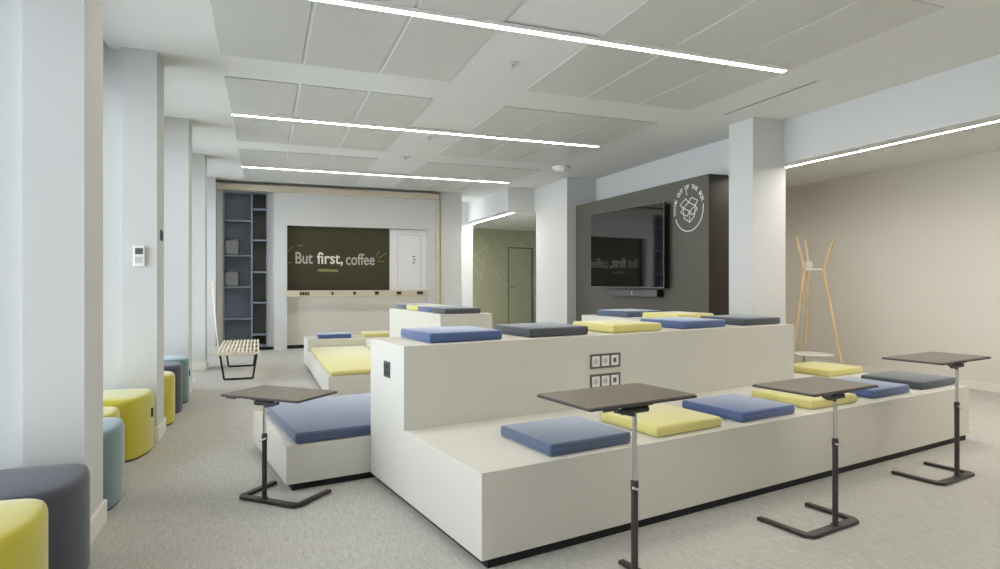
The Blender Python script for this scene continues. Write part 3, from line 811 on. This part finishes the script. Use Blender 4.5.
obj('hook_plate', box(hx - 0.032, hx + 0.032, hy - 0.03, hy + 0.03, 1.305, 1.41, 0.006, 2), M['wplastic'], t)

# ------------------------------------------------------------------ poufs by the windows
def pouf(label, pts, h, m, tagat=None):
    pts = [(max(p[0], -1.22), p[1]) for p in pts]
    o_ = (sum(p[0] for p in pts) / len(pts), sum(p[1] for p in pts) / len(pts))
    t = thing('pouf', label, 'pouf', (o_[0], o_[1], 0), 0, 'upholstered window poufs')
    loc = chaikin([(p[0] - o_[0], p[1] - o_[1]) for p in pts], 3)
    b = bmesh.new()
    prof = [(0.0, 0.015), (0.0, h - 0.034), (0.003, h - 0.02), (0.009, h - 0.009), (0.019, h - 0.003), (0.034, h), (0.10, h + 0.004)]
    n = len(loc); rings = []
    area = sum(loc[i][0] * loc[(i + 1) % n][1] - loc[(i + 1) % n][0] * loc[i][1] for i in range(n))
    sg = 1 if area > 0 else -1
    for (ins, z) in prof:
        ring = []
        for i, p in enumerate(loc):
            a, c = loc[i - 1], loc[(i + 1) % n]
            d = Vector((c[0] - a[0], c[1] - a[1])).normalized(); nn = Vector((-d.y, d.x)) * sg
            if ins < 0.06: q = Vector(p) + nn * ins
            else: q = Vector(p) * 0.55
            ring.append(b.verts.new((q.x, q.y, z)))
        rings.append(ring)
    for i in range(len(rings) - 1):
        for k in range(n):
            b.faces.new([rings[i][k], rings[i][(k + 1) % n], rings[i + 1][(k + 1) % n], rings[i + 1][k]])
    b.faces.new(rings[-1]); b.faces.new(list(reversed(rings[0])))
    obj('cover', b, m, t, True)
    b = prism(bmesh.new(), [(p[0] * 0.95, p[1] * 0.95) for p in loc], 0, 0.0148)
    obj('base', b, M['pbase'], t)
    if tagat:
        x, y, z = tagat
        obj('pull_tab', box(x - o_[0], x - o_[0] + 0.016, y - o_[1] - 0.014, y - o_[1] + 0.014, z - 0.03, z + 0.03, 0.003, 1), M['pbase'], t)
    return t
pouf('navy leather pouf at the lower left, against the nearest column', [(-1.22, 3.05), (-0.95, 3.06), (-0.70, 3.06), (-0.655, 2.95), (-0.65, 2.80), (-0.69, 2.65), (-0.80, 2.585), (-1.22, 2.61)], 0.40, M['pnavy'])
pouf('yellow velvet pouf in the bottom left corner, before the navy one', [(-1.22, 2.555), (-0.88, 2.56), (-0.70, 2.55), (-0.655, 2.42), (-0.655, 2.28), (-0.69, 2.13), (-0.79, 2.05), (-1.2, 2.05)], 0.42, M['pyellow'])
pouf('teal velvet pouf just beyond the nearest column', [(-1.2, 3.49), (-0.85, 3.49), (-0.725, 3.55), (-0.695, 3.75), (-0.715, 3.95), (-0.80, 4.03), (-1.2, 4.03)], 0.40, M['pteal'])
pouf('small yellow pouf between the teal pouf and the large yellow one', [(-1.2, 4.09), (-0.88, 4.09), (-0.815, 4.2), (-0.82, 4.42), (-0.9, 4.49), (-1.2, 4.49)], 0.38, M['pyellow'])
pouf('large yellow velvet pouf before the column with the thermostat', [(-1.2, 5.02), (-0.87, 5.02), (-0.735, 5.0), (-0.71, 4.85), (-0.73, 4.68), (-0.785, 4.53), (-0.88, 4.51), (-1.2, 4.6)], 0.40, M['pyellow'], (-0.724, 4.80, 0.26))
pouf('yellow velvet pouf just beyond the thermostat column', [(-1.18, 5.47), (-0.85, 5.47), (-0.70, 5.55), (-0.675, 5.75), (-0.74, 5.93), (-1.18, 5.95)], 0.40, M['pyellow'])
pouf('navy pouf between a yellow and a teal pouf in the third bay', [(-1.18, 5.99), (-0.83, 5.99), (-0.69, 6.05), (-0.675, 6.25), (-0.74, 6.42), (-1.18, 6.43)], 0.42, M['pnavy'])
pouf('teal pouf farthest along the windows', [(-1.18, 6.47), (-0.82, 6.47), (-0.68, 6.52), (-0.67, 6.72), (-0.74, 6.92), (-1.18, 6.93)], 0.42, M['pteal'], (-0.684, 6.66, 0.27))

# ------------------------------------------------------------------ wall controls
t = thing('thermostat', 'white room thermostat with grey display on the second column', 'thermostat', (-0.83, 5.05, 1.333))
obj('casing', box(-0.036, 0.036, -0.022, -0.0005, -0.072, 0.072, 0.006, 2), M['wplastic'], t)
obj('display', box(-0.024, 0.024, -0.0235, -0.0222, 0.012, 0.056), M['gplastic'], t)
obj('keypad', box(-0.024, 0.024, -0.0235, -0.0222, -0.052, -0.006), M['silver'], t)
t = thing('wall_switch', 'small dark switch on the inner side of the second column', 'switch', (-0.72, 5.235, 1.495))
obj('plate', box(0.0005, 0.008, -0.05, 0.05, -0.04, 0.04, 0.002, 1), M['gplastic'], t)
obj('rocker', box(0.0082, 0.012, -0.03, 0.03, -0.026, 0.026, 0.001, 1), M['dplastic'], t)
